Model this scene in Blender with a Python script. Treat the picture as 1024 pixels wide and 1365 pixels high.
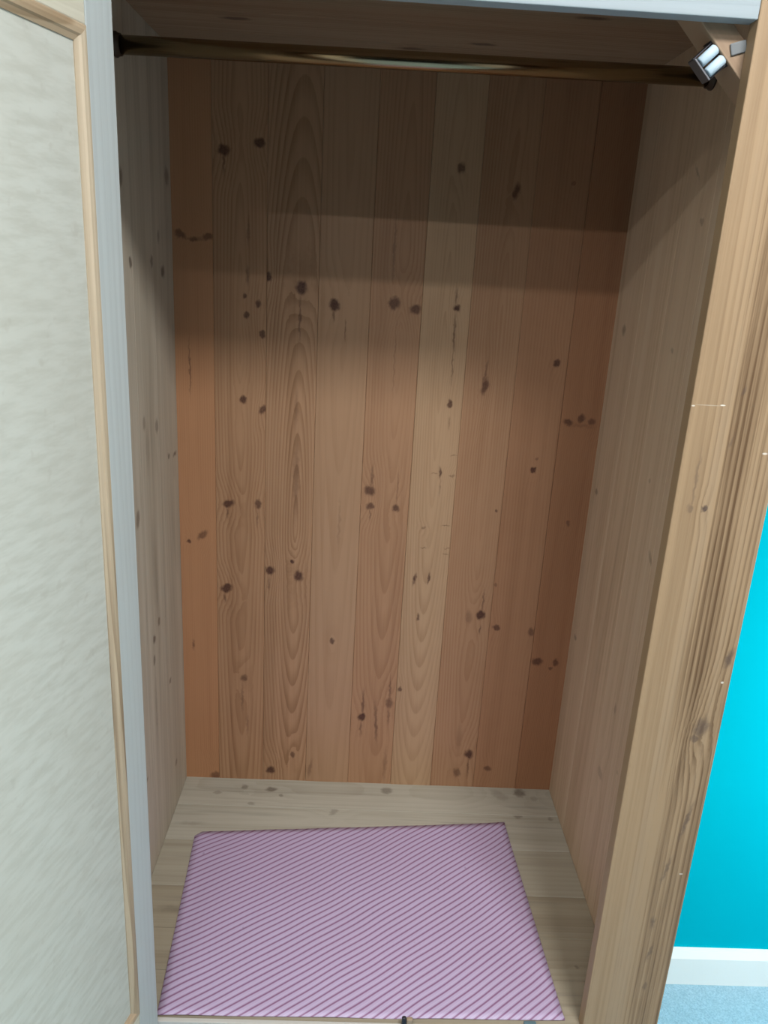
import bpy, bmesh, math, random
from mathutils import Vector, Matrix
for o in list(bpy.data.objects): bpy.data.objects.remove(o)
S = bpy.context.scene
C = S.collection
R = math.radians
random.seed(4)

# ------------------------------------------------------------------ main measures (metres, world Z = 0 is the carpet)
ZF = 0.544            # wardrobe floor above the carpet
W, D = 0.774, 0.556   # inside width and depth of the wardrobe
XL, XR = 0.0765, 0.7016   # opening between the two front stiles
XO = 0.8114           # outer edge of the right stile
ZR = 1.3033           # lower edge of the front rail above the wardrobe floor
ZC = 1.370            # underside of the wardrobe top above its floor
YW = D + 0.027        # room wall behind the wardrobe
XW = 1.90            # room wall to the right
ZCEIL = 2.62

# ------------------------------------------------------------------ camera
cam = bpy.data.cameras.new('camera'); co = bpy.data.objects.new('camera', cam); C.objects.link(co)
cam.sensor_fit = 'VERTICAL'; cam.sensor_height = 36.0; cam.lens = 36.0*1047.0/1365.0
cam.clip_start = 0.02
yaw, pitch, roll = 0.03311, 0.31071, 0.05650
fw = Vector((math.sin(yaw)*math.cos(pitch), math.cos(yaw)*math.cos(pitch), -math.sin(pitch)))
r0 = Vector((math.cos(yaw), -math.sin(yaw), 0)); u0 = r0.cross(fw)
rt = r0*math.cos(roll)+u0*math.sin(roll); up = u0*math.cos(roll)-r0*math.sin(roll)
co.matrix_world = Matrix(((rt.x, up.x, -fw.x, 0.33899), (rt.y, up.y, -fw.y, -0.86067), (rt.z, up.z, -fw.z, 1.06392+ZF), (0,0,0,1)))
S.camera = co

# ------------------------------------------------------------------ world, daylight, exposure
S.view_settings.view_transform = 'Standard'; S.view_settings.look = 'None'
S.view_settings.gamma = 1.0; S.view_settings.use_curve_mapping = False
S.view_settings.exposure = 0.0
S.cycles.max_bounces = 5; S.cycles.diffuse_bounces = 3; S.cycles.glossy_bounces = 3
wd = bpy.data.worlds.new('World'); S.world = wd; wd.use_nodes = True
bg = wd.node_tree.nodes['Background']; bg.inputs[0].default_value = (0.80, 0.90, 1.0, 1); bg.inputs[1].default_value = 0.006

def area(name, loc, target, sx, sy, power, col, parent=None):
    l = bpy.data.lights.new(name, 'AREA'); l.shape = 'RECTANGLE'; l.size = sx; l.size_y = sy
    l.energy = power; l.color = col
    o = bpy.data.objects.new(name, l); C.objects.link(o); o.location = loc
    o.rotation_euler = (Vector(target)-Vector(loc)).to_track_quat('-Z', 'Y').to_euler()
    return o
# lights the back wall: lamp at an added, unseen window in the right wall
WY0, WY1, WZ0, WZ1 = -0.02, 0.46, 0.105, 1.60
area('added_window_light', (XW+0.035, (WY0+WY1)/2, (WZ0+WZ1)/2), (XW-1, (WY0+WY1)/2, (WZ0+WZ1)/2), 1.44, 0.44, 50, (0.76, 0.97, 0.98))

# ------------------------------------------------------------------ helpers
def link(name, me, mat, loc=(0,0,0), parent=None, rotz=0.0):
    o = bpy.data.objects.new(name, me); C.objects.link(o)
    if mat and not me.materials: me.materials.append(mat)
    o.rotation_euler = (0, 0, rotz)
    o.location = loc
    if parent is not None:
        o.parent = parent
        # every parent here stands without rotation except the door, whose children pass local coordinates
    return o
def wloc(o):
    v = Vector(o.location)
    return v if o.parent is None else v + wloc(o.parent)
def box_mesh(sx, sy, sz, bev=0.0, seg=2):
    bm = bmesh.new(); bmesh.ops.create_cube(bm, size=1.0)
    bmesh.ops.scale(bm, vec=(sx, sy, sz), verts=bm.verts)
    if bev: bmesh.ops.bevel(bm, geom=list(bm.edges), offset=bev, segments=seg, affect='EDGES', profile=0.5)
    me = bpy.data.meshes.new('box'); bm.to_mesh(me); bm.free(); return me
def box(name, x0, x1, y0, y1, z0, z1, mat, parent=None, bev=0.0):
    me = box_mesh(x1-x0, y1-y0, z1-z0, bev)
    c = Vector(((x0+x1)/2, (y0+y1)/2, (z0+z1)/2))
    if parent is not None: c = c - wloc(parent)
    return link(name, me, mat, c, parent)
def empty(name, loc, parent=None):
    o = bpy.data.objects.new(name, None); C.objects.link(o); o.location = loc; o.empty_display_size = 0.05
    if parent is not None: o.parent = parent
    return o
def tag(o, label=None, cat=None, group=None, kind=None):
    if label: o['label'] = label
    if cat: o['category'] = cat
    if group: o['group'] = group
    if kind: o['kind'] = kind
    return o
def smooth(me):
    for p in me.polygons: p.use_smooth = True
def tube_mesh(pts, rad, n=16, caps=True):
    bm = bmesh.new(); rings = []
    pts = [Vector(p) for p in pts]
    for i, p in enumerate(pts):
        t = (pts[min(i+1, len(pts)-1)]-pts[max(i-1, 0)]).normalized()
        a = t.orthogonal().normalized(); b = t.cross(a)
        r = rad[i] if isinstance(rad, (list, tuple)) else rad
        rings.append([bm.verts.new(p+(a*math.cos(2*math.pi*k/n)+b*math.sin(2*math.pi*k/n))*r) for k in range(n)])
    for i in range(len(rings)-1):
        for k in range(n):
            f = bm.faces.new((rings[i][k], rings[i][(k+1)%n], rings[i+1][(k+1)%n], rings[i+1][k])); f.smooth = True
    if caps: bm.faces.new(rings[0][::-1]); bm.faces.new(rings[-1])
    bmesh.ops.recalc_face_normals(bm, faces=bm.faces)
    me = bpy.data.meshes.new('tube'); bm.to_mesh(me); bm.free(); return me

# ------------------------------------------------------------------ materials
class NT:
    def __init__(s, name):
        s.m = bpy.data.materials.new(name); s.m.use_nodes = True
        s.t = s.m.node_tree; s.N = s.t.nodes; s.b = s.N['Principled BSDF']
    def n(s, typ, **kw):
        x = s.N.new(typ)
        for k, v in kw.items(): setattr(x, k, v)
        return x
    def set(s, sock, v):
        if isinstance(v, bpy.types.NodeSocket): s.t.links.new(v, sock)
        elif isinstance(v, (int, float)): sock.default_value = v
        else: sock.default_value = tuple(v)+((1,) if len(v) == 3 and len(sock.default_value) == 4 else ())
    def math(s, op, a, b=0.0, c=0.0, clamp=False):
        x = s.n('ShaderNodeMath', operation=op, use_clamp=clamp)
        s.set(x.inputs[0], a); s.set(x.inputs[1], b); s.set(x.inputs[2], c); return x.outputs[0]
    def mix(s, f, a, b, mode='MIX'):
        x = s.n('ShaderNodeMix', data_type='RGBA', blend_type=mode)
        s.set(x.inputs[0], f); s.set(x.inputs[6], a); s.set(x.inputs[7], b); return x.outputs[2]
    def mr(s, v, a, b, c, d, smoothstep=True):
        x = s.n('ShaderNodeMapRange', interpolation_type='SMOOTHSTEP' if smoothstep else 'LINEAR')
        for i, q in enumerate((v, a, b, c, d)): s.set(x.inputs[i], q)
        return x.outputs[0]
    def noise(s, vec, scale, detail=2.0, rough=0.5, w=None, dist=0.0):
        x = s.n('ShaderNodeTexNoise', noise_dimensions='4D' if w is not None else '3D')
        s.set(x.inputs['Vector'], vec); x.inputs['Scale'].default_value = scale
        x.inputs['Detail'].default_value = detail; x.inputs['Roughness'].default_value = rough
        x.inputs['Distortion'].default_value = dist
        if w is not None: s.set(x.inputs['W'], w)
        return x.outputs['Fac']
    def vmul(s, vec, k):
        x = s.n('ShaderNodeVectorMath', operation='MULTIPLY'); s.set(x.inputs[0], vec); x.inputs[1].default_value = k; return x.outputs[0]
    def vadd(s, a, b):
        x = s.n('ShaderNodeVectorMath', operation='ADD'); s.set(x.inputs[0], a); s.set(x.inputs[1], b); return x.outputs[0]

def plain(name, col, rough=0.6, metal=0.0, emit=None, es=0.0, spec=0.5):
    k = NT(name); k.b.inputs['Base Color'].default_value = (*col, 1); k.b.inputs['Roughness'].default_value = rough
    k.b.inputs['Metallic'].default_value = metal; k.b.inputs['Specular IOR Level'].default_value = spec
    if emit: k.b.inputs['Emission Color'].default_value = (*emit, 1); k.b.inputs['Emission Strength'].default_value = es
    return k.m

def wood(name, base, dark, uax=0, vax=2, knots=(), seed=0.0, u0=0.0, d0=0.03, damp=0.02, ringw=0.006, ring=0.5,
         streak=0.35, pale=None, rough=0.5, spec=0.4, knotcol=(0.068, 0.024, 0.015), blue=0.0, rand=True, fine=0.25, mid=0.25, bump=0.18, slope=0.0, v0=0.0, marks=(), quiet=None, arch=0.9, contrast_noise=1.0):
    """pine: growth rings of a flat-sawn board (u across, v along the grain), knots that push the rings aside, fine pores"""
    k = NT(name)
    tc = k.n('ShaderNodeTexCoord'); sp = k.n('ShaderNodeSeparateXYZ'); k.t.links.new(tc.outputs['Object'], sp.inputs[0])
    cb = k.n('ShaderNodeCombineXYZ'); k.t.links.new(sp.outputs[uax], cb.inputs[0]); k.t.links.new(sp.outputs[vax], cb.inputs[1])
    P = cb.outputs[0]
    if rand:
        oi = k.n('ShaderNodeObjectInfo'); w = k.math('MULTIPLY_ADD', oi.outputs['Random'], 37.0, seed)
    else: w = seed
    k.set(cb.inputs[2], w); w = None      # the seed is the third coordinate of the grain
    wob = k.noise(k.vmul(P, (10, 0.8, 1)), 1.0, 2.0, 0.5, w)
    # ragged knot outlines
    rag = k.n('ShaderNodeTexNoise', noise_dimensions='3D'); k.set(rag.inputs['Vector'], k.vmul(P, (130, 90, 1))); rag.inputs['Scale'].default_value = 1.0; rag.inputs['Detail'].default_value = 2
    off = k.n('ShaderNodeVectorMath', operation='MULTIPLY_ADD'); k.set(off.inputs[0], rag.outputs['Color']); off.inputs[1].default_value = (0.008, 0.012, 0); off.inputs[2].default_value = (-0.004, -0.006, 0)
    PK = k.vmul(k.vadd(P, off.outputs[0]), (1, 1, 0))
    su = k.n('ShaderNodeSeparateXYZ'); k.set(su.inputs[0], P)
    depth = k.math('MULTIPLY_ADD', k.noise(k.vmul(P, (1.5, arch, 1)), 1.0, 1.0, 0.4, w), damp*4, d0-damp*2)
    if slope: depth = k.math('ADD', depth, k.math('MULTIPLY_ADD', su.outputs[1], slope, -slope*v0))
    uu = k.math('ADD', su.outputs[0], -u0)
    if rand: uu = k.math('MULTIPLY_ADD', k.math('FRACT', k.math('MULTIPLY', oi.outputs['Random'], 17.3)), 0.08, k.math('ADD', uu, -0.04))
    r = k.math('SQRT', k.math('ADD', k.math('MULTIPLY', uu, uu), k.math('MULTIPLY', depth, depth)))
    r = k.math('MULTIPLY_ADD', wob, 0.008, r)
    core = None; push = None
    for (cu, cv, a, b, rot, st) in knots:
        mp = k.n('ShaderNodeMapping', vector_type='TEXTURE'); k.set(mp.inputs['Vector'], PK)
        mp.inputs['Location'].default_value = (cu, cv, 0); mp.inputs['Rotation'].default_value = (0, 0, R(rot)); mp.inputs['Scale'].default_value = (max(a, .0006), max(b, .0006), 1)
        ln = k.n('ShaderNodeVectorMath', operation='LENGTH'); k.set(ln.inputs[0], mp.outputs[0]); d = ln.outputs['Value']
        thin = b > 3*a or a > 3*b
        cm = k.mr(d, 1.3, 0.15 if thin else 0.5, 0.0, min(1.0, st*1.12))
        core = cm if core is None else k.math('MAXIMUM', core, cm)
        if not thin and a > 0.0035:
            l2 = k.n('ShaderNodeVectorMath', operation='LENGTH'); k.set(l2.inputs[0], k.vmul(mp.outputs[0], (1.0, 0.4, 1.0)))
            pm = k.math('MULTIPLY', k.mr(l2.outputs['Value'], 0.0, 3.6, 1.0, 0.0), 1.0*a)
            push = pm if push is None else k.math('ADD', push, pm)
    if push is not None: r = k.math('ADD', r, push)
    saw = k.math('FRACT', k.math('MULTIPLY', r, 1.0/ringw))
    late = k.math('MULTIPLY', k.mr(saw, 0.25, 0.92, 0.0, 1.0), k.mr(saw, 1.0, 0.93, 0.0, 1.0))
    blotr = k.noise(k.vmul(P, (16, 2, 1)), 1.0, 2.0, 0.5, w)
    fineN = k.noise(k.vmul(P, (520, 9, 1)), 1.0, 3.0, 0.6, w)
    band = k.noise(k.vmul(P, (38, 0.8, 1)), 1.0, 3.0, 0.55, w)
    blot = k.noise(k.vmul(P, (9, 4, 1)), 1.0, 3.0, 0.55, w)
    f = k.math('MULTIPLY', k.math('MULTIPLY', late, ring), k.mr(blotr, .3, .7, .35, 1.0))
    f = k.math('ADD', f, k.math('MULTIPLY', k.mr(band, 0.42, 0.72, 0, 1), streak))
    midN = k.noise(k.vmul(P, (170, 2.2, 1)), 1.0, 3.0, 0.6, w)
    f = k.math('ADD', f, k.math('MULTIPLY', k.math('ADD', midN, -0.5), mid*2))
    f = k.math('ADD', f, k.math('MULTIPLY', k.math('ADD', fineN, -0.5), fine*2))
    f = k.math('ADD', f, k.math('MULTIPLY', k.math('ADD', blot, -0.5), 0.5*contrast_noise), clamp=True)
    if quiet: f = k.math('MULTIPLY', f, k.mr(su.outputs[0], quiet[0], quiet[1], quiet[2], 1.0))
    col = k.mix(f, base, dark)
    if pale: col = k.mix(k.mr(band, 0.5, 0.28, 0, 0.7), col, pale)
    if blue: col = k.mix(k.mr(k.noise(k.vmul(P, (60, 2.2, 1)), 1.0, 3, 0.6, w), 0.56, 0.75, 0, blue), col, (0.14, 0.13, 0.125))
    if core is not None:
        ringk = k.mr(k.noise(k.vmul(P, (420, 300, 1)), 1.0, 2), 0.3, 0.7, 0.86, 1.0)
        col = k.mix(k.math('MULTIPLY', core, ringk), col, knotcol)
    for (cu, cv, a, b, rot, st) in marks:      # pale nicks and scratches
        mp = k.n('ShaderNodeMapping', vector_type='TEXTURE'); k.set(mp.inputs['Vector'], k.vmul(P, (1, 1, 0)))
        mp.inputs['Location'].default_value = (cu, cv, 0); mp.inputs['Rotation'].default_value = (0, 0, R(rot)); mp.inputs['Scale'].default_value = (a, b, 1)
        ln = k.n('ShaderNodeVectorMath', operation='LENGTH'); k.set(ln.inputs[0], mp.outputs[0])
        col = k.mix(k.mr(ln.outputs['Value'], 1.1, 0.5, 0.0, st), col, (0.80, 0.76, 0.68))
    k.set(k.b.inputs['Base Color'], col)
    k.b.inputs['Roughness'].default_value = rough; k.b.inputs['Specular IOR Level'].default_value = spec
    bp = k.n('ShaderNodeBump'); bp.inputs['Strength'].default_value = bump; bp.inputs['Distance'].default_value = 0.0005
    k.set(bp.inputs['Height'], k.math('ADD', k.math('MULTIPLY', late, 0.5), fineN)); k.set(k.b.inputs['Normal'], bp.outputs[0])
    return k.m

def plank_mesh(sx, sy, sz, long_axis, face, ch=0.0012):
    """a board: box whose long edges on the visible face are chamfered; face = (axis, sign)"""
    bm = bmesh.new(); bmesh.ops.create_cube(bm, size=1.0); bmesh.ops.scale(bm, vec=(sx, sy, sz), verts=bm.verts)
    h = (sx, sy, sz)[face[0]]/2*face[1]
    es = [e for e in bm.edges if all(abs(v.co[face[0]]-h) < 1e-6 for v in e.verts) and abs(e.verts[0].co[long_axis]-e.verts[1].co[long_axis]) > 1e-4]
    bmesh.ops.bevel(bm, geom=es, offset=ch, segments=2, affect='EDGES', profile=0.5)
    me = bpy.data.meshes.new('plank'); bm.to_mesh(me); bm.free(); return me

# ------------------------------------------------------------------ knots and streaks: across, along, half sizes, turn, strength (back, left side, right side, stile, floor)
KB=[(0.0138,1.0861,0.0114,0.006,-20,0.6), (0.0364,1.0789,0.0076,0.0048,0,0.6), (0.0606,1.0838,0.0101,0.006,10,0.6), (0.0377,1.0802,0.0305,0.0036,0,0.35), (0.0254,0.8619,0.0021,0.0559,0,0.55), (0.0168,0.5312,0.0043,0.0046,0,0.8), (0.0427,0.5461,0.0128,0.0068,45,0.6), (0.0209,0.3112,0.003,0.0117,0,0.6), (0.0605,0.0055,0.0111,0.0094,25,0.6), (0.0884,1.2207,0.011,0.009,0,0.8), (0.0883,1.2037,0.0025,0.0251,0,0.5), (0.1474,1.2342,0.0098,0.0078,0,0.8), (0.1291,1.1008,0.0031,0.0264,0,0.4), (0.1279,1.0239,0.0032,0.0174,0,0.5), (0.1227,0.9912,0.0039,0.005,0,0.7), (0.1461,0.9772,0.0052,0.0064,0,0.75), (0.1266,0.9584,0.0052,0.0064,0,0.75), (0.1543,0.9264,0.0059,0.0065,0,0.75), (0.1199,0.8089,0.0067,0.0082,0,0.85), (0.1551,0.7929,0.0068,0.0096,-20,0.75), (0.0929,0.6115,0.012,0.0081,15,0.85), (0.09,0.595,0.0028,0.0149,0,0.5), (0.1478,0.6127,0.0071,0.0089,0,0.7), (0.1465,0.5858,0.0021,0.021,0,0.4), (0.0874,0.438,0.0124,0.0087,20,0.85), (0.0844,0.4187,0.0029,0.0128,0,0.5), (0.1208,0.2413,0.0076,0.0086,0,0.6), (0.1177,0.1961,0.0031,0.0385,0,0.4), (0.1284,0.1347,0.0031,0.0286,0,0.35), (0.164,1.0234,0.0064,0.0087,0,0.85), (0.2211,1.0102,0.0104,0.0126,0,1.0), (0.2196,0.9569,0.0024,0.0435,0,0.6), (0.1716,0.4782,0.0087,0.0094,0,0.9), (0.169,0.4481,0.0022,0.0191,0,0.5), (0.2148,0.499,0.0043,0.0047,0,0.9), (0.227,0.4698,0.0094,0.0118,0,0.85), (0.1775,0.0236,0.0095,0.0093,0,0.85), (0.2227,0.0644,0.0047,0.0083,0,0.65), (0.2188,0.6632,0.007,0.0876,0,0.35), (0.2162,0.7974,0.0041,0.0414,0,0.3), (0.2792,0.9843,0.0098,0.0113,0,1.0), (0.2785,0.9664,0.0026,0.0128,0,0.5), (0.3004,0.9418,0.0017,0.0206,0,0.5), (0.2971,0.3322,0.0052,0.0075,0,0.75), (0.2597,0.0308,0.0047,0.0262,-8,0.4), (0.3017,0.5783,0.0029,0.06,0,0.2), (0.3836,0.9924,0.0105,0.0114,-15,0.75), (0.421,0.9842,0.0118,0.0089,20,0.75), (0.3783,1.0841,0.0026,0.0732,0,0.4), (0.3893,0.8941,0.0016,0.0792,0,0.3), (0.3569,0.6495,0.0112,0.0103,-15,0.75), (0.3598,0.676,0.0035,0.0261,0,0.5), (0.3598,0.6186,0.0085,0.0074,0,0.7), (0.3592,0.6022,0.0021,0.0119,0,0.5), (0.4082,0.618,0.0071,0.0074,0,0.75), (0.4087,0.658,0.0017,0.0441,0,0.35), (0.3634,0.1611,0.0085,0.0097,0,0.9), (0.365,0.193,0.0031,0.0352,0,0.6), (0.363,0.136,0.0031,0.0215,0,0.5), (0.3937,0.1463,0.004,0.0501,4,0.6), (0.419,0.1954,0.0085,0.0123,0,0.55), (0.4186,0.2304,0.0024,0.0348,0,0.5), (0.4191,0.1653,0.0025,0.0214,0,0.45), (0.4178,0.0468,0.0048,0.0484,0,0.3), (0.4931,0.9893,0.0066,0.0064,0,0.9), (0.4914,1.0095,0.0033,0.0176,0,0.5), (0.4927,0.9454,0.0027,0.0387,2,0.6), (0.4935,0.8862,0.0016,0.0346,0,0.5), (0.4946,0.8212,0.0048,0.0082,0,0.8), (0.4962,0.7839,0.0019,0.0139,0,0.4), (0.4386,0.2296,0.0046,0.0052,0,0.7), (0.4867,0.691,0.0028,0.013,0,0.8), (0.4889,0.6619,0.0018,0.0204,0,0.3), (0.5093,0.7253,0.0083,0.0014,0,0.5), (0.5082,0.6863,0.007,0.0026,0,0.35), (0.4756,0.689,0.007,0.0014,0,0.4), (0.5047,0.5866,0.01,0.0014,0,0.5), (0.5112,0.5411,0.0086,0.0014,0,0.4), (0.5107,0.5287,0.0073,0.0014,0,0.45), (0.4648,0.5404,0.0058,0.0014,0,0.5), (0.4635,0.5801,0.0043,0.003,30,0.4), (0.4533,0.4742,0.0038,0.0142,-10,0.85), (0.4809,0.4771,0.0026,0.0142,-6,0.8), (0.4646,0.3927,0.003,0.0081,0,0.7), (0.482,1.2152,0.0063,0.0092,0,0.7), (0.5782,1.1846,0.0063,0.014,-8,0.75), (0.5558,0.8558,0.0067,0.0162,-8,0.75), (0.5539,0.8759,0.0027,0.0348,-6,0.5), (0.5893,0.4034,0.0089,0.0098,0,0.95), (0.5912,0.4311,0.0027,0.029,0,0.5), (0.5908,0.3705,0.0024,0.0116,0,0.6), (0.5658,0.3974,0.0075,0.0147,0,0.3), (0.5993,0.6214,0.0028,0.0045,0,0.7), (0.5935,0.0803,0.0095,0.011,0,0.9), (0.5945,0.0506,0.0026,0.0299,0,0.5), (0.5718,0.0346,0.008,0.0113,20,0.55), (0.5697,0.1178,0.0079,0.0398,0,0.2), (0.6128,0.469,0.0029,0.0032,0,0.4), (0.6811,0.9039,0.0067,0.0066,20,0.85), (0.6603,0.704,0.0056,0.0065,0,0.9), (0.6649,0.7259,0.0028,0.0043,0,0.4), (0.6233,0.377,0.0075,0.0066,0,0.75), (0.6934,0.3703,0.006,0.0099,0,0.6), (0.6365,0.0467,0.008,0.0065,0,0.65), (0.7136,0.7977,0.0097,0.0063,-15,0.75), (0.7375,0.8059,0.0069,0.009,-15,0.75), (0.7576,0.8014,0.0069,0.007,20,0.65), (0.738,0.792,0.0278,0.0042,0,0.25), (0.7383,0.6025,0.0043,0.0045,0,0.5), (0.7129,0.3056,0.0122,0.0085,-15,0.75), (0.7512,0.3056,0.0061,0.0077,0,0.7), (0.7422,0.2915,0.0046,0.0043,0,0.6), (0.6727,1.2015,0.0038,0.0046,0,0.4)]
KL=[(0.278,1.1502,0.0117,0.0122,-15,0.6), (0.531,1.1736,0.015,0.0138,-10,0.55), (0.309,1.0404,0.0073,0.0081,0,0.75), (0.4209,1.0421,0.0087,0.0088,0,0.55), (0.4877,1.0255,0.0126,0.0105,0,0.75), (0.4663,1.0795,0.0074,0.0113,0,0.4), (0.344,0.8019,0.0082,0.0115,0,0.4), (0.4175,0.7832,0.0093,0.0122,0,0.5), (0.3591,0.7567,0.0127,0.0468,0,0.25), (0.5333,0.7082,0.0145,0.0048,0,0.8), (0.4897,0.7147,0.0073,0.0053,0,0.7), (0.2906,0.6641,0.0101,0.0162,-14,0.6), (0.3759,0.5449,0.0184,0.1032,2,0.25), (0.355,0.4265,0.0082,0.0093,12,0.75), (0.3873,0.4447,0.0076,0.0081,8,0.6), (0.35,0.3891,0.0073,0.0095,0,0.6), (0.3509,0.2852,0.0056,0.0834,0,0.3), (0.4494,0.2924,0.0076,0.0059,0,0.6), (0.4743,0.0949,0.0081,0.008,0,0.5), (0.2758,0.201,0.0085,0.0054,0,0.5)]
KR=[(0.4978,0.9717,0.01,0.0096,0,0.5), (0.2696,0.9616,0.0056,0.005,0,0.35), (0.5232,0.6768,0.0088,0.0063,0,0.5), (0.222,0.6622,0.0167,0.005,40,0.4), (0.5251,0.3782,0.0085,0.0052,0,0.5), (0.2745,0.7679,0.0045,0.0042,0,0.3), (0.283,0.2435,0.0137,0.01,0,0.3), (0.2136,0.2973,0.0091,0.0053,0,0.25), (0.2628,0.3817,0.0048,0.0109,0,0.3), (0.2827,1.1982,0.0161,0.0029,40,0.4), (0.2394,1.1344,0.0076,0.0048,0,0.4), (0.1775,0.875,0.0097,0.0113,-8,0.5)]
KS=[(0.7369,0.8095,0.0039,0.004,0,0.85), (0.7212,0.8087,0.0035,0.0064,0,0.4), (0.7221,0.8431,0.0022,0.0356,0,0.35), (0.7865,0.519,0.0096,0.0153,-10,0.6), (0.7807,0.5022,0.0048,0.0055,0,0.6), (0.8034,0.6181,0.0047,0.0165,-12,0.7), (0.7921,0.3755,0.003,0.0357,-10,0.6), (0.7781,0.2951,0.0031,0.025,-10,0.5), (0.7572,0.948,0.0017,0.0083,-10,0.4), (0.7543,0.8886,0.0021,0.0119,-10,0.35), (0.774,0.2046,0.0042,0.0132,0,0.5), (0.7783,0.151,0.0032,0.0189,-8,0.5), (0.7817,0.0888,0.0033,0.0085,0,0.4)]
KF=[(0.5256,0.183,0.0073,0.0124,-5,0.7), (0.5075,0.2052,0.0047,0.0046,0,0.5), (0.5298,0.1262,0.0073,0.0077,20,0.55), (0.4787,0.1476,0.0057,0.0091,0,0.4), (0.51,0.0737,0.0059,0.0076,0,0.35), (0.4623,0.3157,0.0135,0.0076,30,0.35), (0.5338,0.4231,0.011,0.0126,0,0.55), (0.5419,0.7063,0.0137,0.013,0,0.7), (0.4678,0.6898,0.0092,0.0093,0,0.5), (0.5322,0.663,0.0247,0.0129,-40,0.25), (0.4155,0.0403,0.0063,0.0317,0,0.25), (0.2045,0.0569,0.008,0.035,0,0.4), (0.5395,-0.01,0.0122,0.0092,0,0.4), (0.4621,0.7564,0.0068,0.0062,0,0.4), (0.5239,0.7349,0.0098,0.0081,0,0.25), (0.1094,0.7227,0.0042,0.0037,0,0.5)]

# ------------------------------------------------------------------ materials in use
def planks_knots(K, lo, hi, uc, vc):
    return [(u-uc, v-vc, a, b, rot, st) for (u, v, a, b, rot, st) in K if lo <= u < hi]
carpet = NT('carpet')
tc = carpet.n('ShaderNodeTexCoord')
cn = carpet.noise(tc.outputs['Object'], 260, 3, 0.7); cn2 = carpet.noise(tc.outputs['Object'], 45, 3, 0.6)
cc = carpet.mix(carpet.mr(cn, .3, .7, 0, 1), (0.27, 0.43, 0.54), (0.41, 0.60, 0.72)); cc = carpet.mix(carpet.mr(cn2, .35, .7, 0, .35), cc, (0.26, 0.41, 0.51))
carpet.set(carpet.b.inputs['Base Color'], cc); carpet.b.inputs['Roughness'].default_value = 1.0; carpet.b.inputs['Specular IOR Level'].default_value = 0.1
bp = carpet.n('ShaderNodeBump'); bp.inputs['Strength'].default_value = 0.9; bp.inputs['Distance'].default_value = 0.004; carpet.set(bp.inputs['Height'], cn); carpet.set(carpet.b.inputs['Normal'], bp.outputs[0])
teal = NT('teal_paint'); tc = teal.n('ShaderNodeTexCoord')
tn = teal.noise(tc.outputs['Object'], 6, 3, 0.5)
teal.set(teal.b.inputs['Base Color'], teal.mix(tn, (0.0005, 0.41, 0.54), (0.0008, 0.44, 0.57))); teal.b.inputs['Roughness'].default_value = 0.75; teal.b.inputs['Specular IOR Level'].default_value = 0.0
gloss_white = plain('white_gloss_paint', (0.90, 0.90, 0.89), 0.3)
ceil_white = plain('ceiling_white', (0.8, 0.8, 0.78), 0.9)
frame_white = plain('window_white', (0.85, 0.86, 0.86), 0.35)
glass = NT('window_glass'); glass.b.inputs['Transmission Weight'].default_value = 1.0; glass.b.inputs['Roughness'].default_value = 0.0; glass.b.inputs['IOR'].default_value = 1.02; glass = glass.m
lamp_mat = plain('lamp_diffuser', (0.9, 0.9, 0.88), 0.5, emit=(1.0, 0.97, 0.92), es=2.0)
steel = plain('worn_steel', (0.16, 0.165, 0.18), 0.5, 0.7)
dark_steel = plain('dark_steel', (0.05, 0.05, 0.06), 0.45, 0.8)
nylon = plain('white_nylon', (0.50, 0.64, 0.74), 0.5, spec=.3)
brass = NT('brass_rail'); tc = brass.n('ShaderNodeTexCoord'); bn = brass.noise(brass.vmul(tc.outputs['Object'], (6, 60, 60)), 1.0, 3)
brass.set(brass.b.inputs['Base Color'], brass.mix(bn, (0.30, 0.21, 0.12), (0.42, 0.33, 0.21))); brass.b.inputs['Metallic'].default_value = 1.0; brass.b.inputs['Roughness'].default_value = 0.2; brass = brass.m
plinth_pine = wood('outer_pine', (0.50, 0.37, 0.24), (0.32, 0.20, 0.11), seed=61, ring=.5)
outer_x = wood('outer_pine_level', (0.50, 0.37, 0.24), (0.32, 0.20, 0.11), uax=2, vax=0, seed=63, ring=.5)
ply_dark = plain('backing_board', (0.16, 0.10, 0.06), 0.8)

# ------------------------------------------------------------------ the room
tag(box('floor', -2.2, XW+0.1, -3.6, YW+0.1, -0.08, 0.0, carpet.m), kind='structure')
tag(box('wall_back', -2.2, XW+0.1, YW, YW+0.1, 0.0, ZCEIL, teal.m), kind='structure')
# right wall with an opening for the added window
bm = bmesh.new()
def wbox(y0, y1, z0, z1):
    r = bmesh.ops.create_cube(bm, size=1.0)['verts']
    bmesh.ops.scale(bm, vec=(0.1, y1-y0, z1-z0), verts=r); bmesh.ops.translate(bm, vec=(XW+0.05, (y0+y1)/2, (z0+z1)/2), verts=r)
wbox(-3.6, WY0, 0, ZCEIL); wbox(WY1, YW, 0, ZCEIL); wbox(WY0, WY1, 0, WZ0); wbox(WY0, WY1, WZ1, ZCEIL)
me = bpy.data.meshes.new('wall_right'); bm.to_mesh(me); bm.free()
tag(link('wall_right', me, plain('cream_paint', (0.68, 0.68, 0.66), .8)), kind='structure')
tag(box('ceiling', -2.2, XW+0.1, -3.6, YW+0.1, ZCEIL, ZCEIL+0.08, ceil_white), kind='structure')
bm = bmesh.new()
def fbox(y0, y1, z0, z1, x0=XW+0.05, x1=XW+0.09):
    r = bmesh.ops.create_cube(bm, size=1.0)['verts']
    bmesh.ops.scale(bm, vec=(x1-x0, y1-y0, z1-z0), verts=r); bmesh.ops.translate(bm, vec=((x0+x1)/2, (y0+y1)/2, (z0+z1)/2), verts=r)
fw_ = 0.05; ym = (WY0+WY1)/2
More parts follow.
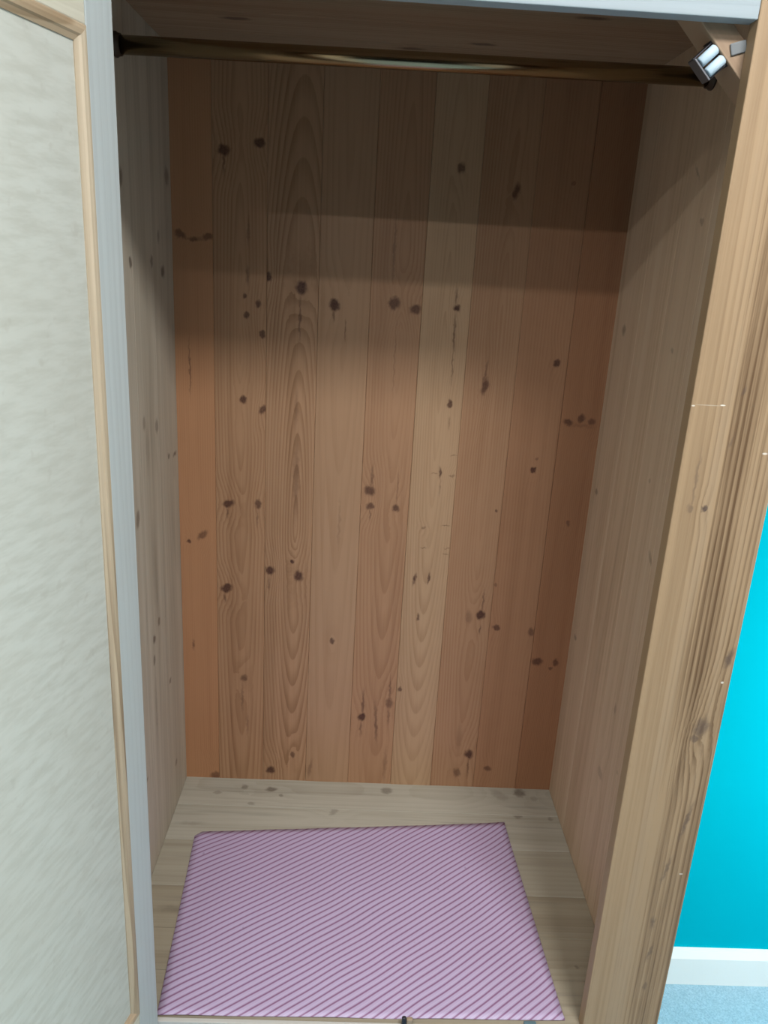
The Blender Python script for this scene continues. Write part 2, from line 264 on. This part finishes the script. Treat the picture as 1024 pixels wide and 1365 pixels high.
fbox(WY0, WY1, WZ0, WZ0+fw_); fbox(WY0, WY1, WZ1-fw_, WZ1); fbox(WY0, WY0+fw_, WZ0+fw_, WZ1-fw_); fbox(WY1-fw_, WY1, WZ0+fw_, WZ1-fw_); fbox(ym-.025, ym+.025, WZ0+fw_, WZ1-fw_)
me = bpy.data.meshes.new('window'); bm.to_mesh(me); bm.free()
win = tag(link('added_window_1', me, frame_white), kind='structure')  # unseen window, added and sized to light the teal wall, skirting and carpet
box('added_window_sill', XW+0.0005, XW+0.0495, WY0+.001, WY1-.001, WZ0+.0005, WZ0+.012, frame_white, win, 0.002)

def skirting(name, pts_len, horizontal):
    # profile: flat face, splayed top
    prof = [(0, 0), (0.016, 0), (0.016, 0.078), (0.009, 0.0973), (0, 0.0973)]
    bm = bmesh.new(); a, b = pts_len
    r1 = []; r2 = []
    for (t, z) in prof:
        if horizontal: r1.append(bm.verts.new((a, YW-t, z))); r2.append(bm.verts.new((b, YW-t, z)))
        else: r1.append(bm.verts.new((XW-t, a, z))); r2.append(bm.verts.new((XW-t, b, z)))
    n = len(prof)
    for i in range(n): bm.faces.new((r1[i], r1[(i+1) % n], r2[(i+1) % n], r2[i]))
    bm.faces.new(r1[::-1]); bm.faces.new(r2); bmesh.ops.recalc_face_normals(bm, faces=bm.faces)
    me = bpy.data.meshes.new(name); bm.to_mesh(me); bm.free()
    return tag(link(name, me, gloss_white), kind='structure')
skirting('baseboard_back', (-2.2, XW), True)
skirting('baseboard_right', (-3.6, YW-0.0165), False)

def ceiling_light(x, y, label, power, w=1.2, d=0.10):
    root = empty('ceiling_light', (x, y, ZCEIL)); tag(root, label, 'light', 'lights on the ceiling')
    box('housing', x-w/2, x+w/2, y-d/2, y+d/2, ZCEIL-0.035, ZCEIL-0.0005, frame_white, root, 0.004)
    box('diffuser', x-w/2+.015, x+w/2-.015, y-d/2+.012, y+d/2-.012, ZCEIL-0.046, ZCEIL-0.0352, lamp_mat, root, 0.003)
    area('strip_glow', (x, y, ZCEIL-0.05), (x, y, 0), w-.05, d-.03, power, (1.0, 0.985, 0.96))
ceiling_light(0.86, -0.93, 'short white light on the ceiling nearest the wardrobe', 33, .46, .28)
ceiling_light(-0.15, -1.45, 'white strip light on the ceiling, middle of the three', 16)
ceiling_light(-0.60, -2.30, 'white strip light on the ceiling farthest from the wardrobe', 30)

# ------------------------------------------------------------------ the wardrobe
wr = empty('wardrobe', ((W)/2, D/2, 0))
tag(wr, 'open stripped pine wardrobe with hanging rail and door swung to the left', 'wardrobe')
def wbx(name, x0, x1, y0, y1, z0, z1, mat, parent=None, bev=0.0):
    return box(name, x0, x1, y0, y1, z0+ZF, z1+ZF, mat, parent or wr, bev)

# back: nine vertical boards on a backing sheet
back = wbx('back_panel', -0.018, W+0.018, D+0.0125, D+0.022, -0.03, ZC+0.012, ply_dark)
BX = [0, .069, .161, .251, .341, .432, .517, .609, .700, .774]
o_, d_ = (0.42, 0.225, 0.125), (0.245, 0.115, 0.055)
tones = [  # base, dark, ring offset, depth, ring width, ring strength, streak, roughness, vertical phase
    ((0.463, 0.233, 0.117), (0.355, 0.166, 0.080), 0.09, .02, .0040, .30, .35, .55, 1.0),
    ((0.433, 0.247, 0.137), (0.266, 0.131, 0.064), 0.0, .012, .0056, .55, .45, .50, 2.0),
    ((0.433, 0.252, 0.144), (0.256, 0.133, 0.065), 0.013, .004, .0050, .62, .30, .46, 3.4),
    ((0.433, 0.261, 0.154), (0.325, 0.180, 0.097), 0.0, .03, .0075, .40, .25, .38, 4.0),
    ((0.414, 0.233, 0.131), (0.286, 0.144, 0.075), 0.01, .018, .0056, .52, .35, .46, 5.0),
    ((0.463, 0.299, 0.178), (0.315, 0.180, 0.096), 0.0, .02, .0044, .55, .25, .42, 6.3),
    ((0.394, 0.223, 0.126), (0.276, 0.138, 0.070), 0.01, .016, .0048, .52, .40, .46, 7.0),
    ((0.364, 0.190, 0.103), (0.256, 0.122, 0.061), 0.09, .03, .0058, .35, .40, .50, 8.0),
    ((0.325, 0.157, 0.080), (0.227, 0.100, 0.048), 0.08, .02, .0036, .45, .35, .50, 9.0)]
for i in range(9):
    x0, x1 = BX[i]+.0001, BX[i+1]-.0001
    if i == 0: x0 -= .012
    if i == 8: x1 += .012
    xc = (x0+x1)/2; zc = (ZC+0.01-0.012)/2
    b_, k_, u_, dp, rw, rg, sk, ro, sd = tones[i]
    m = wood('back_pine_%d' % i, b_, k_, 0, 2, planks_knots(KB, BX[i], BX[i+1], xc, zc), seed=sd, u0=u_, d0=dp, damp=(.016, .010, .006, .012, .010, .010, .012, .016, .016)[i], ringw=rw, ring=rg, streak=sk, rough=ro, rand=False, fine=.24, mid=.28, arch=.8,
             slope=(0, -.04, -.085, -.03, -.045, -.055, -.04, -.02, 0)[i], v0=(0, 0, -.20, .1, -.05, -.1, -.3, 0, 0)[i])
    me = plank_mesh(x1-x0, 0.012, ZC+0.01+0.012, 2, (1, -1), 0.0009)
    yo = (0, .0004, .0, .0006, .0002, .0010, .0003, .0002, .0012)[i]
    link('plank', me, m, Vector((xc, D+0.006+0.0012-yo, zc+ZF))-wloc(back), back)

# sides: upright boards edge to edge
def side(sign, K, name_x, seed, base, dark, pale):
    xin = 0.0 if sign < 0 else W
    xo = xin+sign*0.018
    core = wbx('side_panel', min(xo, xo+sign*0.004), max(xo, xo+sign*0.004), 0.0205, D+0.022, -ZF+0.07, ZC+0.012, plinth_pine)
    YB = [0.0205, .112, .214, .318, .43, D+.0115]
    for i in range(5):
        y0, y1 = YB[i]+.0001, YB[i+1]-.0001; yc = (y0+y1)/2; zc = (ZC+0.01-0.012)/2
        m = wood('side_pine_%d' % (i+seed), base, dark, 1, 2, planks_knots(K, YB[i], YB[i+1], yc, zc), seed=seed+i*1.7, u0=.03, d0=.03, damp=.03, ringw=.012, ring=.28, streak=.45, rough=.6, rand=False, blue=.25 if sign < 0 else .1, pale=pale, knotcol=(.10, .07, .05), fine=.18)
        me = plank_mesh(0.018, y1-y0, ZC+0.01+0.012, 2, (0, -sign), 0.0005)
        link('plank', me, m, Vector((xin+sign*0.009, yc, zc+ZF))-wloc(core), core)
side(-1, KL, 'left', 20, (0.51, 0.46, 0.375), (0.36, 0.315, 0.245), (0.57, 0.52, 0.44))
side(1, KR, 'right', 40, (0.60, 0.45, 0.31), (0.43, 0.300, 0.195), (0.64, 0.505, 0.37))

# floor boards and top boards run from side to side
fl = wbx('floor_panel', 0.0005, W-0.0005, 0.003, D+0.0055, -0.024, -0.0165, ply_dark)
FY = [0.0035, .085, .165, .256, .370, .47, D+0.0055]
for i in range(6):
    y0, y1 = FY[i]+.0003, FY[i+1]-.0003; yc = (y0+y1)/2; xc = W/2
    kn = planks_knots(KF, FY[i], FY[i+1], yc, xc)
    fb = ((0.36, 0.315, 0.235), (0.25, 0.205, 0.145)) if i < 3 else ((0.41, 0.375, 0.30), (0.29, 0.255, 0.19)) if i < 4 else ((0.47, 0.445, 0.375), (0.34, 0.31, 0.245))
    m = wood('floor_pine_%d' % i, fb[0], fb[1], 1, 0, kn, seed=70+i*2.3, u0=.02, d0=.02, damp=.03, ringw=.011, ring=.3, streak=.45, rough=.7, rand=False, blue=.35, knotcol=(.13, .105, .08), fine=.2)
    if i == 0: x0, x1 = XL+.001, XR-.001
    me = plank_mesh(W-0.001, y1-y0, 0.016, 0, (2, 1), 0.0008)
    link('plank', me, m, Vector((xc, yc, -0.008+ZF))-wloc(fl), fl)
tp = wbx('top_panel', -0.018, W+0.018, 0.0205, D+0.022, ZC+0.0145, ZC+0.03, plinth_pine)
TY = [0.0205, .13, .245, .355, .46, D]
for i in range(5):
    y0, y1 = TY[i]+.0003, TY[i+1]-.0003; yc = (y0+y1)/2
    kn = [((-.02, .03)[j % 2], x, .008, .022, 0, .7) for j, x in enumerate(((-.11, .12), (.05, -.2), (.22,), (-.25, .1), (0,))[i])]
    m = wood('top_pine_%d' % i, (0.36, 0.25, 0.16), (0.24, 0.14, 0.08), 1, 0, kn, seed=90+i*2.3, u0=.02, d0=.02, damp=.03, ringw=.008, ring=.5, streak=.45, rough=.6, rand=False)
    me = plank_mesh(W-0.001, y1-y0, 0.0145, 0, (2, -1), 0.0008)
    link('plank', me, m, Vector((W/2, yc, ZC+0.00725+ZF))-wloc(tp), tp)

# front frame
sc = ((XR+XO)/2, (ZC+.09-.45)/2)
m_st = wood('stile_pine', (0.385, 0.262, 0.152), (0.13, 0.072, 0.034), 0, 2, [(u-sc[0], v-sc[1], a, b, r_, s_) for (u, v, a, b, r_, s_) in KS], seed=33.0, u0=-.045, d0=.01, damp=.006, ringw=.0068, ring=.6, streak=.55, rough=.55, rand=False, pale=(0.40, 0.285, 0.180), fine=.4, mid=.75, bump=.12, arch=.5, knotcol=(.09, .06, .05), quiet=(-.030, -.018, .40),
    marks=[(u-sc[0], v-sc[1], a, b_, 0, s_) for (u, v, a, b_, s_) in ((.7211, .9293, .018, .0006, .25), (.7370, .9300, .0035, .0009, .9), (.7040, .9280, .0024, .0010, .7), (.7953, .8776, .0035, .0014, .8), (.8013, .5845, .0022, .0018, .8), (.7997, .2896, .0030, .0014, .6))])
m_rail = wood('rail_pine_daylight_tint', (0.35, 0.41, 0.445), (0.29, 0.34, 0.37), 2, 0, seed=35, u0=.05, d0=.03, damp=.01, ringw=.009, ring=.35, streak=.3, rough=.5, rand=False)  # blue reflection of daylight painted into the wood colour
wbx('stile', XR, XO, 0.0, 0.0200, -0.45, ZC+0.09, m_st, bev=0.0012)
wbx('stile', XL-(XO-XR), XL, 0.0, 0.0200, -0.45, ZC+0.09, m_st, bev=0.0012)
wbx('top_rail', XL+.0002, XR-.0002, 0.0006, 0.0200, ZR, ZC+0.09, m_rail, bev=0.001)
m_brail = wood('bottom_rail_pine', (0.58, 0.57, 0.54), (0.45, 0.44, 0.41), 2, 0, seed=37, rough=.6, rand=False, ring=.3)
wbx('bottom_rail', XL+.0002, XR-.0002, -0.0040, 0.0030, -0.07, 0.0030, m_brail, bev=0.001)
# small bits of the lower door catch on the bottom rail
px_ = wbx('catch_peg', 0.4350, 0.4418, -0.0036, 0.0026, 0.0031, 0.0190, dark_steel, bev=0.0022)
wbx('catch_block', 0.4420, 0.4510, -0.0034, 0.0024, 0.0031, 0.0170, plain('tan_plastic', (0.36, 0.27, 0.19), .6), bev=0.0015)
wbx('catch_plate', 0.6140, 0.6320, -0.0034, 0.0024, 0.0031, 0.0150, plain('grey_green_metal', (0.10, 0.17, 0.20), .5), bev=0.001)
# cornice, base and feet (below and above the photograph)
bm = bmesh.new()
prof = [(0.0, 0.0), (0.008, 0.0), (0.012, 0.018), (0.030, 0.034), (0.034, 0.048), (0.0, 0.048)]
x0, x1, y1 = -0.034, XO, D+0.022
loops = []
for (t, z) in prof:
    loops.append([bm.verts.new(v) for v in ((x0-t, y1, z), (x0-t, -t, z), (x1+t, -t, z), (x1+t, y1, z))])
for a in range(len(prof)):
    A, B = loops[a], loops[(a+1) % len(prof)]
    for k in range(3): bm.faces.new((A[k], A[k+1], B[k+1], B[k]))
bm.faces.new([l[0] for l in loops]); bm.faces.new([l[3] for l in loops][::-1])
bm.faces.new(loops[-1])
bmesh.ops.recalc_face_normals(bm, faces=bm.faces)
me = bpy.data.meshes.new('cornice'); bm.to_mesh(me); bm.free()
link('cornice', me, outer_x, Vector((0, 0, ZC+0.09+ZF))-wloc(wr), wr)
wbx('drawer_front', XL+.002, XR-.002, 0.0, 0.02, -0.43, -0.075, outer_x, bev=0.003)
wbx('base_rail', XL+.0002, XR-.0002, 0.0, 0.02, -0.45-.02, -0.433, outer_x)
box('plinth', -0.034, XO-0.003, 0.0, D+.02, 0.0, 0.0735, outer_x, wr, 0.003)

# diagonal corner brace behind the frame
m_br = wood('brace_pine', (0.36, 0.25, 0.165), (0.24, 0.155, 0.095), 2, 0, seed=47, rough=.55, rand=False, ring=.4)
s2 = math.sqrt(0.5)
def brace(name, ncen, nh, ec, eh, y0, y1, mat, bev=.001, parent=None, bvl=True):
    # box in the frame of the diagonal: e = (1,0,-1)/sqrt2 along it, n = (1,0,1)/sqrt2 across it
    me = box_mesh(2*eh, y1-y0, 2*nh, bev)
    o = link(name, me, mat, (0, 0, 0), parent or wr)
    pos = Vector(((ec+ncen)*s2, (y0+y1)/2, (ncen-ec)*s2+ZF))
    o.location = pos-wloc(parent or wr); o.rotation_euler = (0, R(45), 0)
    return o
# position along e: (x - z)/sqrt2 ; across n: (x + z)/sqrt2
brace('corner_brace', 1.3838+.0118, .0118, (0.682-1.275)*s2, .082, 0.0202, 0.0620, m_br)
pb = box_mesh(.016, .0022, .011, .001, 2)
o = link('putty_patch', pb, plain('grey_putty', (0.20, 0.215, 0.225), .8), Vector((0.6945, 0.0190, 1.2830+ZF))-wloc(wr), wr)
o.rotation_euler = (0, R(-18), 0)

# double roller catch on the brace
rc = brace('roller_catch', 1.3838-.0236, .0009, (0.668-1.268)*s2, .0125, 0.0185, 0.036, steel, bev=.0003)
def catch_piece(name, me, n, e, y, mat, rot):
    o = link(name, me, mat, (0, 0, 0), rc)
    # the catch is already turned; give local coordinates (x along e, y depth, z across n)
    o.location = (e, y, n); o.rotation_euler = rot; return o
catch_piece('clip_arm', box_mesh(.0012, .014, .022, .0003), .0115, -.0128, .004, dark_steel, (0, 0, 0))
catch_piece('clip_arm', box_mesh(.0012, .014, .022, .0003), .0115, .0128, .004, dark_steel, (0, 0, 0))
catch_piece('base_plate', box_mesh(.030, .018, .0012, .0003), .0228, 0, .006, dark_steel, (0, 0, 0))
for s in (-1, 1):
    me = tube_mesh([(0, 0, -.0098), (0, 0, -.0088), (0, 0, .0088), (0, 0, .0098)], [.0042, .0052, .0052, .0042], 20)
    catch_piece('roller', me, .0122, s*.0062, -.0055, nylon, (0, 0, 0))

# hanging rail
socket_mat = plain('dark_bronze', (0.06, 0.045, 0.035), .5, .6)
ya = .28
me = tube_mesh([(-.3853, 0, -.003), (0, 0, 0), (.3853, 0, .003)], .0112, 24)
hr = link('hanging_rail', me, brass, Vector((W/2, ya, 1.3090+ZF))-wloc(wr), wr)
for sx, zz in ((-1, -.003), (1, .003)):
    me = tube_mesh([(sx*.3868, 0, zz), (sx*.3838, 0, zz), (sx*.3832, 0, zz), (sx*.3785, 0, zz)], [.0150, .0150, .0135, .0130], 24)
    link('rail_socket', me, socket_mat, (0, 0, 0), hr)

# ------------------------------------------------------------------ door, swung open about 105 degrees
A = R(15.0)
DW, DT = XR-XL-.004, .022
DZ0, DZ1 = -.0 , ZR-.003
panel_mat = NT('door_ply')
tc = panel_mat.n('ShaderNodeTexCoord'); P = tc.outputs['Object']
mp = panel_mat.n('ShaderNodeMapping'); mp.inputs['Rotation'].default_value = (0, R(-38), 0); mp.inputs['Scale'].default_value = (22, 1, 95); panel_mat.set(mp.inputs['Vector'], P)
n1 = panel_mat.noise(mp.outputs[0], 1.0, 3, 0.6)
n2 = panel_mat.noise(P, 3.5, 3, 0.6); n3 = panel_mat.noise(panel_mat.vmul(P, (60, 1, 60)), 1.0, 2)
c = panel_mat.mix(panel_mat.mr(n1, .35, .70, 0, .65), (0.52, 0.522, 0.475), (0.41, 0.403, 0.352))
c = panel_mat.mix(panel_mat.mr(n2, .4, .75, 0, .5), c, (0.47, 0.455, 0.395)); c = panel_mat.mix(panel_mat.mr(n3, .60, .75, 0, .3), c, (0.36, 0.33, 0.28))
panel_mat.set(panel_mat.b.inputs['Base Color'], c); panel_mat.b.inputs['Roughness'].default_value = .7
panel_mat = panel_mat.m
m_ds = wood('door_stile_pine', (0.47, 0.505, 0.505), (0.39, 0.415, 0.415), 0, 2, seed=51, u0=.05, d0=.03, damp=.01, ringw=.008, ring=.35, streak=.3, rough=.5, rand=False, fine=.2)
m_dr = wood('door_rail_pine', (0.58, 0.54, 0.44), (0.46, 0.41, 0.32), 2, 0, seed=52, ring=.35, streak=.3, rough=.5, rand=False)
m_bead = wood('bead_pine', (0.48, 0.38, 0.265), (0.24, 0.165, 0.10), 0, 2, seed=53, u0=.0, d0=.008, damp=.012, ringw=.006, ring=.75, streak=.6, rough=.5, rand=False, pale=(0.58, 0.48, 0.36), arch=1.2)
m_beadh = wood('bead_pine_level', (0.50, 0.38, 0.26), (0.28, 0.19, 0.11), 2, 0, seed=54, ring=.6, streak=.6, rough=.5, rand=False)
hinge = Vector((XL+.0088, -0.0062, ZF+(DZ0+DZ1)/2)); rz = math.atan2(-math.cos(A), -math.sin(A)); DH = DZ1-DZ0
ST, BW = .0445, .0150     # door stile and bead widths
SB = .0015               # gap to the hinge line
def dpart(name, s0, s1, y0, y1, z0, z1, mat, parent, bev=0.0):
    me = box_mesh(s1-s0, y1-y0, z1-z0, bev)
    return link(name, me, mat, ((s0+s1)/2, (y0+y1)/2, (z0+z1)/2), parent)
door = link('door', box_mesh(DW-2*ST+.012, .006, DH-2*.051+.012, .0), panel_mat, hinge-wloc(wr)+Vector((0, 0, 0)), wr, rz)
for v in door.data.vertices: v.co += Vector((SB+DW/2, -.0072, 0))
hz = DH/2
dpart('door_stile', SB, SB+ST, -DT, 0, -hz, hz, m_ds, door, .0015)
dpart('door_stile', SB+DW-ST, SB+DW, -DT, 0, -hz, hz, m_ds, door, .0015)
dpart('door_rail', SB+ST+.0001, SB+DW-ST-.0001, -DT, -.0002, hz-.051, hz, m_dr, door, .0012)
dpart('door_rail', SB+ST+.0001, SB+DW-ST-.0001, -DT, -.0002, -hz, -hz+.075, m_dr, door, .0012)
def bead(length, horizontal, mat, loc, flip):
    # small ovolo moulding with mitred ends; profile across (t) and up (h)
    prof = [(0, -.009), (0, .0003), (.0015, .0012), (.005, .0015), (.009, .0008), (.0108, -.0010), (.0125, -.0018), (BW, -.0030), (BW, -.009)]
    bm = bmesh.new(); ra = []; rb = []
    for (t, h) in prof:
        if horizontal: pa, pb_ = (-length/2+t, h, flip*t), (length/2-t, h, flip*t)
        else: pa, pb_ = (flip*t, h, -length/2+t), (flip*t, h, length/2-t)
        ra.append(bm.verts.new(pa)); rb.append(bm.verts.new(pb_))
    n = len(prof)
    for i in range(n):
        f = bm.faces.new((ra[i], ra[(i+1) % n], rb[(i+1) % n], rb[i]))
    bm.faces.new(ra[::-1]); bm.faces.new(rb); bmesh.ops.recalc_face_normals(bm, faces=bm.faces)
    me = bpy.data.meshes.new('bead'); bm.to_mesh(me); bm.free()
    return link('bead', me, mat, loc, door)
zt, zb = hz-.051, -hz+.075
bead(zt-zb, False, m_bead, (SB+ST, 0, (zt+zb)/2), 1)
bead(zt-zb, False, m_bead, (SB+DW-ST, 0, (zt+zb)/2), -1)
bead(DW-2*ST, True, m_beadh, (SB+DW/2, 0, zt), -1)
bead(DW-2*ST, True, m_beadh, (SB+DW/2, 0, zb), 1)
me = tube_mesh([(0, 0, -.03), (0, 0, .03)], .0045, 12)
for z in (.45, -.45): link('hinge', me, brass, (-.001, -DT-.002, z), door)

# ------------------------------------------------------------------ striped liner on the wardrobe floor
lin = NT('striped_liner'); tc = lin.n('ShaderNodeTexCoord'); P = tc.outputs['Object']
sp = lin.n('ShaderNodeSeparateXYZ'); lin.set(sp.inputs[0], P)
ang = R(37.0); wav = lin.noise(P, 9, 1, .4)
q = lin.math('ADD', lin.math('MULTIPLY', sp.outputs[0], -math.sin(ang)), lin.math('MULTIPLY', sp.outputs[1], math.cos(ang)))
q = lin.math('MULTIPLY_ADD', wav, .006, lin.math('MULTIPLY_ADD', lin.math('MULTIPLY', sp.outputs[0], sp.outputs[0]), -.0875, q))
fr = lin.math('FRACT', lin.math('MULTIPLY', q, 1/.0103))
ln = lin.math('MULTIPLY', lin.mr(fr, .30, .42, 0, 1), lin.mr(fr, .70, .55, 0, 1))
ln2 = lin.math('MULTIPLY', lin.mr(fr, .80, .90, 0, 1), lin.mr(fr, 1.0, .92, 0, 1))
bl = lin.noise(P, 5, 3, .5); gr = lin.noise(P, 700, 2, .6)
c = lin.mix(lin.mr(bl, .3, .7, 0, .5), (0.51, 0.42, 0.63), (0.47, 0.37, 0.56)); c = lin.mix(lin.math('MULTIPLY', gr, .18), c, (0.70, 0.58, 0.75))
c = lin.mix(lin.math('MULTIPLY', ln, .85), c, (0.235, 0.085, 0.205)); c = lin.mix(lin.math('MULTIPLY', ln2, .22), c, (0.80, 0.72, 0.84))
spot = lin.noise(P, 60, 1); c = lin.mix(lin.mr(spot, .76, .80, 0, .35), c, (0.2, 0.12, 0.22))
lin.set(lin.b.inputs['Base Color'], c); lin.b.inputs['Roughness'].default_value = .55
P00, P10, P11, P01 = Vector((.079, .0065)), Vector((.6795, .0145)), Vector((.6583, .4439)), Vector((.0541, .3890))
nx, ny = 48, 34
bm = bmesh.new(); top = []; bot = []
cx, cy = .37, .21
for j in range(ny+1):
    rt_ = []; rb_ = []
    for i in range(nx+1):
        a, b = i/nx, j/ny
        p = (P00*(1-a)+P10*a)*(1-b)+(P01*(1-a)+P11*a)*b
        if i == 0 and j == ny: p = Vector((.062, .3855))
        z = .0012+.0009*(math.sin(9*a+3*b)*math.sin(5*b+1)+1)*.5+.0006*math.sin(31*a+7*b)*.5+.0003
        z += .012*max(0, a+b-1.86)**1.2*2.0
        z += .004*max(0, .10-b)/.10*0.4*(0.5+0.5*math.sin(20*a))
        rt_.append(bm.verts.new((p.x-cx, p.y-cy, z))); rb_.append(bm.verts.new((p.x-cx, p.y-cy, z-.0007)))
    top.append(rt_); bot.append(rb_)
for j in range(ny):
    for i in range(nx):
        f = bm.faces.new((top[j][i], top[j][i+1], top[j+1][i+1], top[j+1][i])); f.smooth = True
        f = bm.faces.new((bot[j][i], bot[j+1][i], bot[j+1][i+1], bot[j][i+1])); f.smooth = True
for j in range(ny):
    bm.faces.new((top[j][0], top[j+1][0], bot[j+1][0], bot[j][0])); bm.faces.new((top[j][nx], bot[j][nx], bot[j+1][nx], top[j+1][nx]))
for i in range(nx):
    bm.faces.new((top[0][i], bot[0][i], bot[0][i+1], top[0][i+1])); bm.faces.new((top[ny][i], top[ny][i+1], bot[ny][i+1], bot[ny][i]))
bmesh.ops.recalc_face_normals(bm, faces=bm.faces)
me = bpy.data.meshes.new('liner'); bm.to_mesh(me); bm.free()
tag(link('drawer_liner', me, lin.m, (cx, cy, ZF)), 'pink and purple diagonally striped liner sheet lying on the wardrobe floor', 'liner')
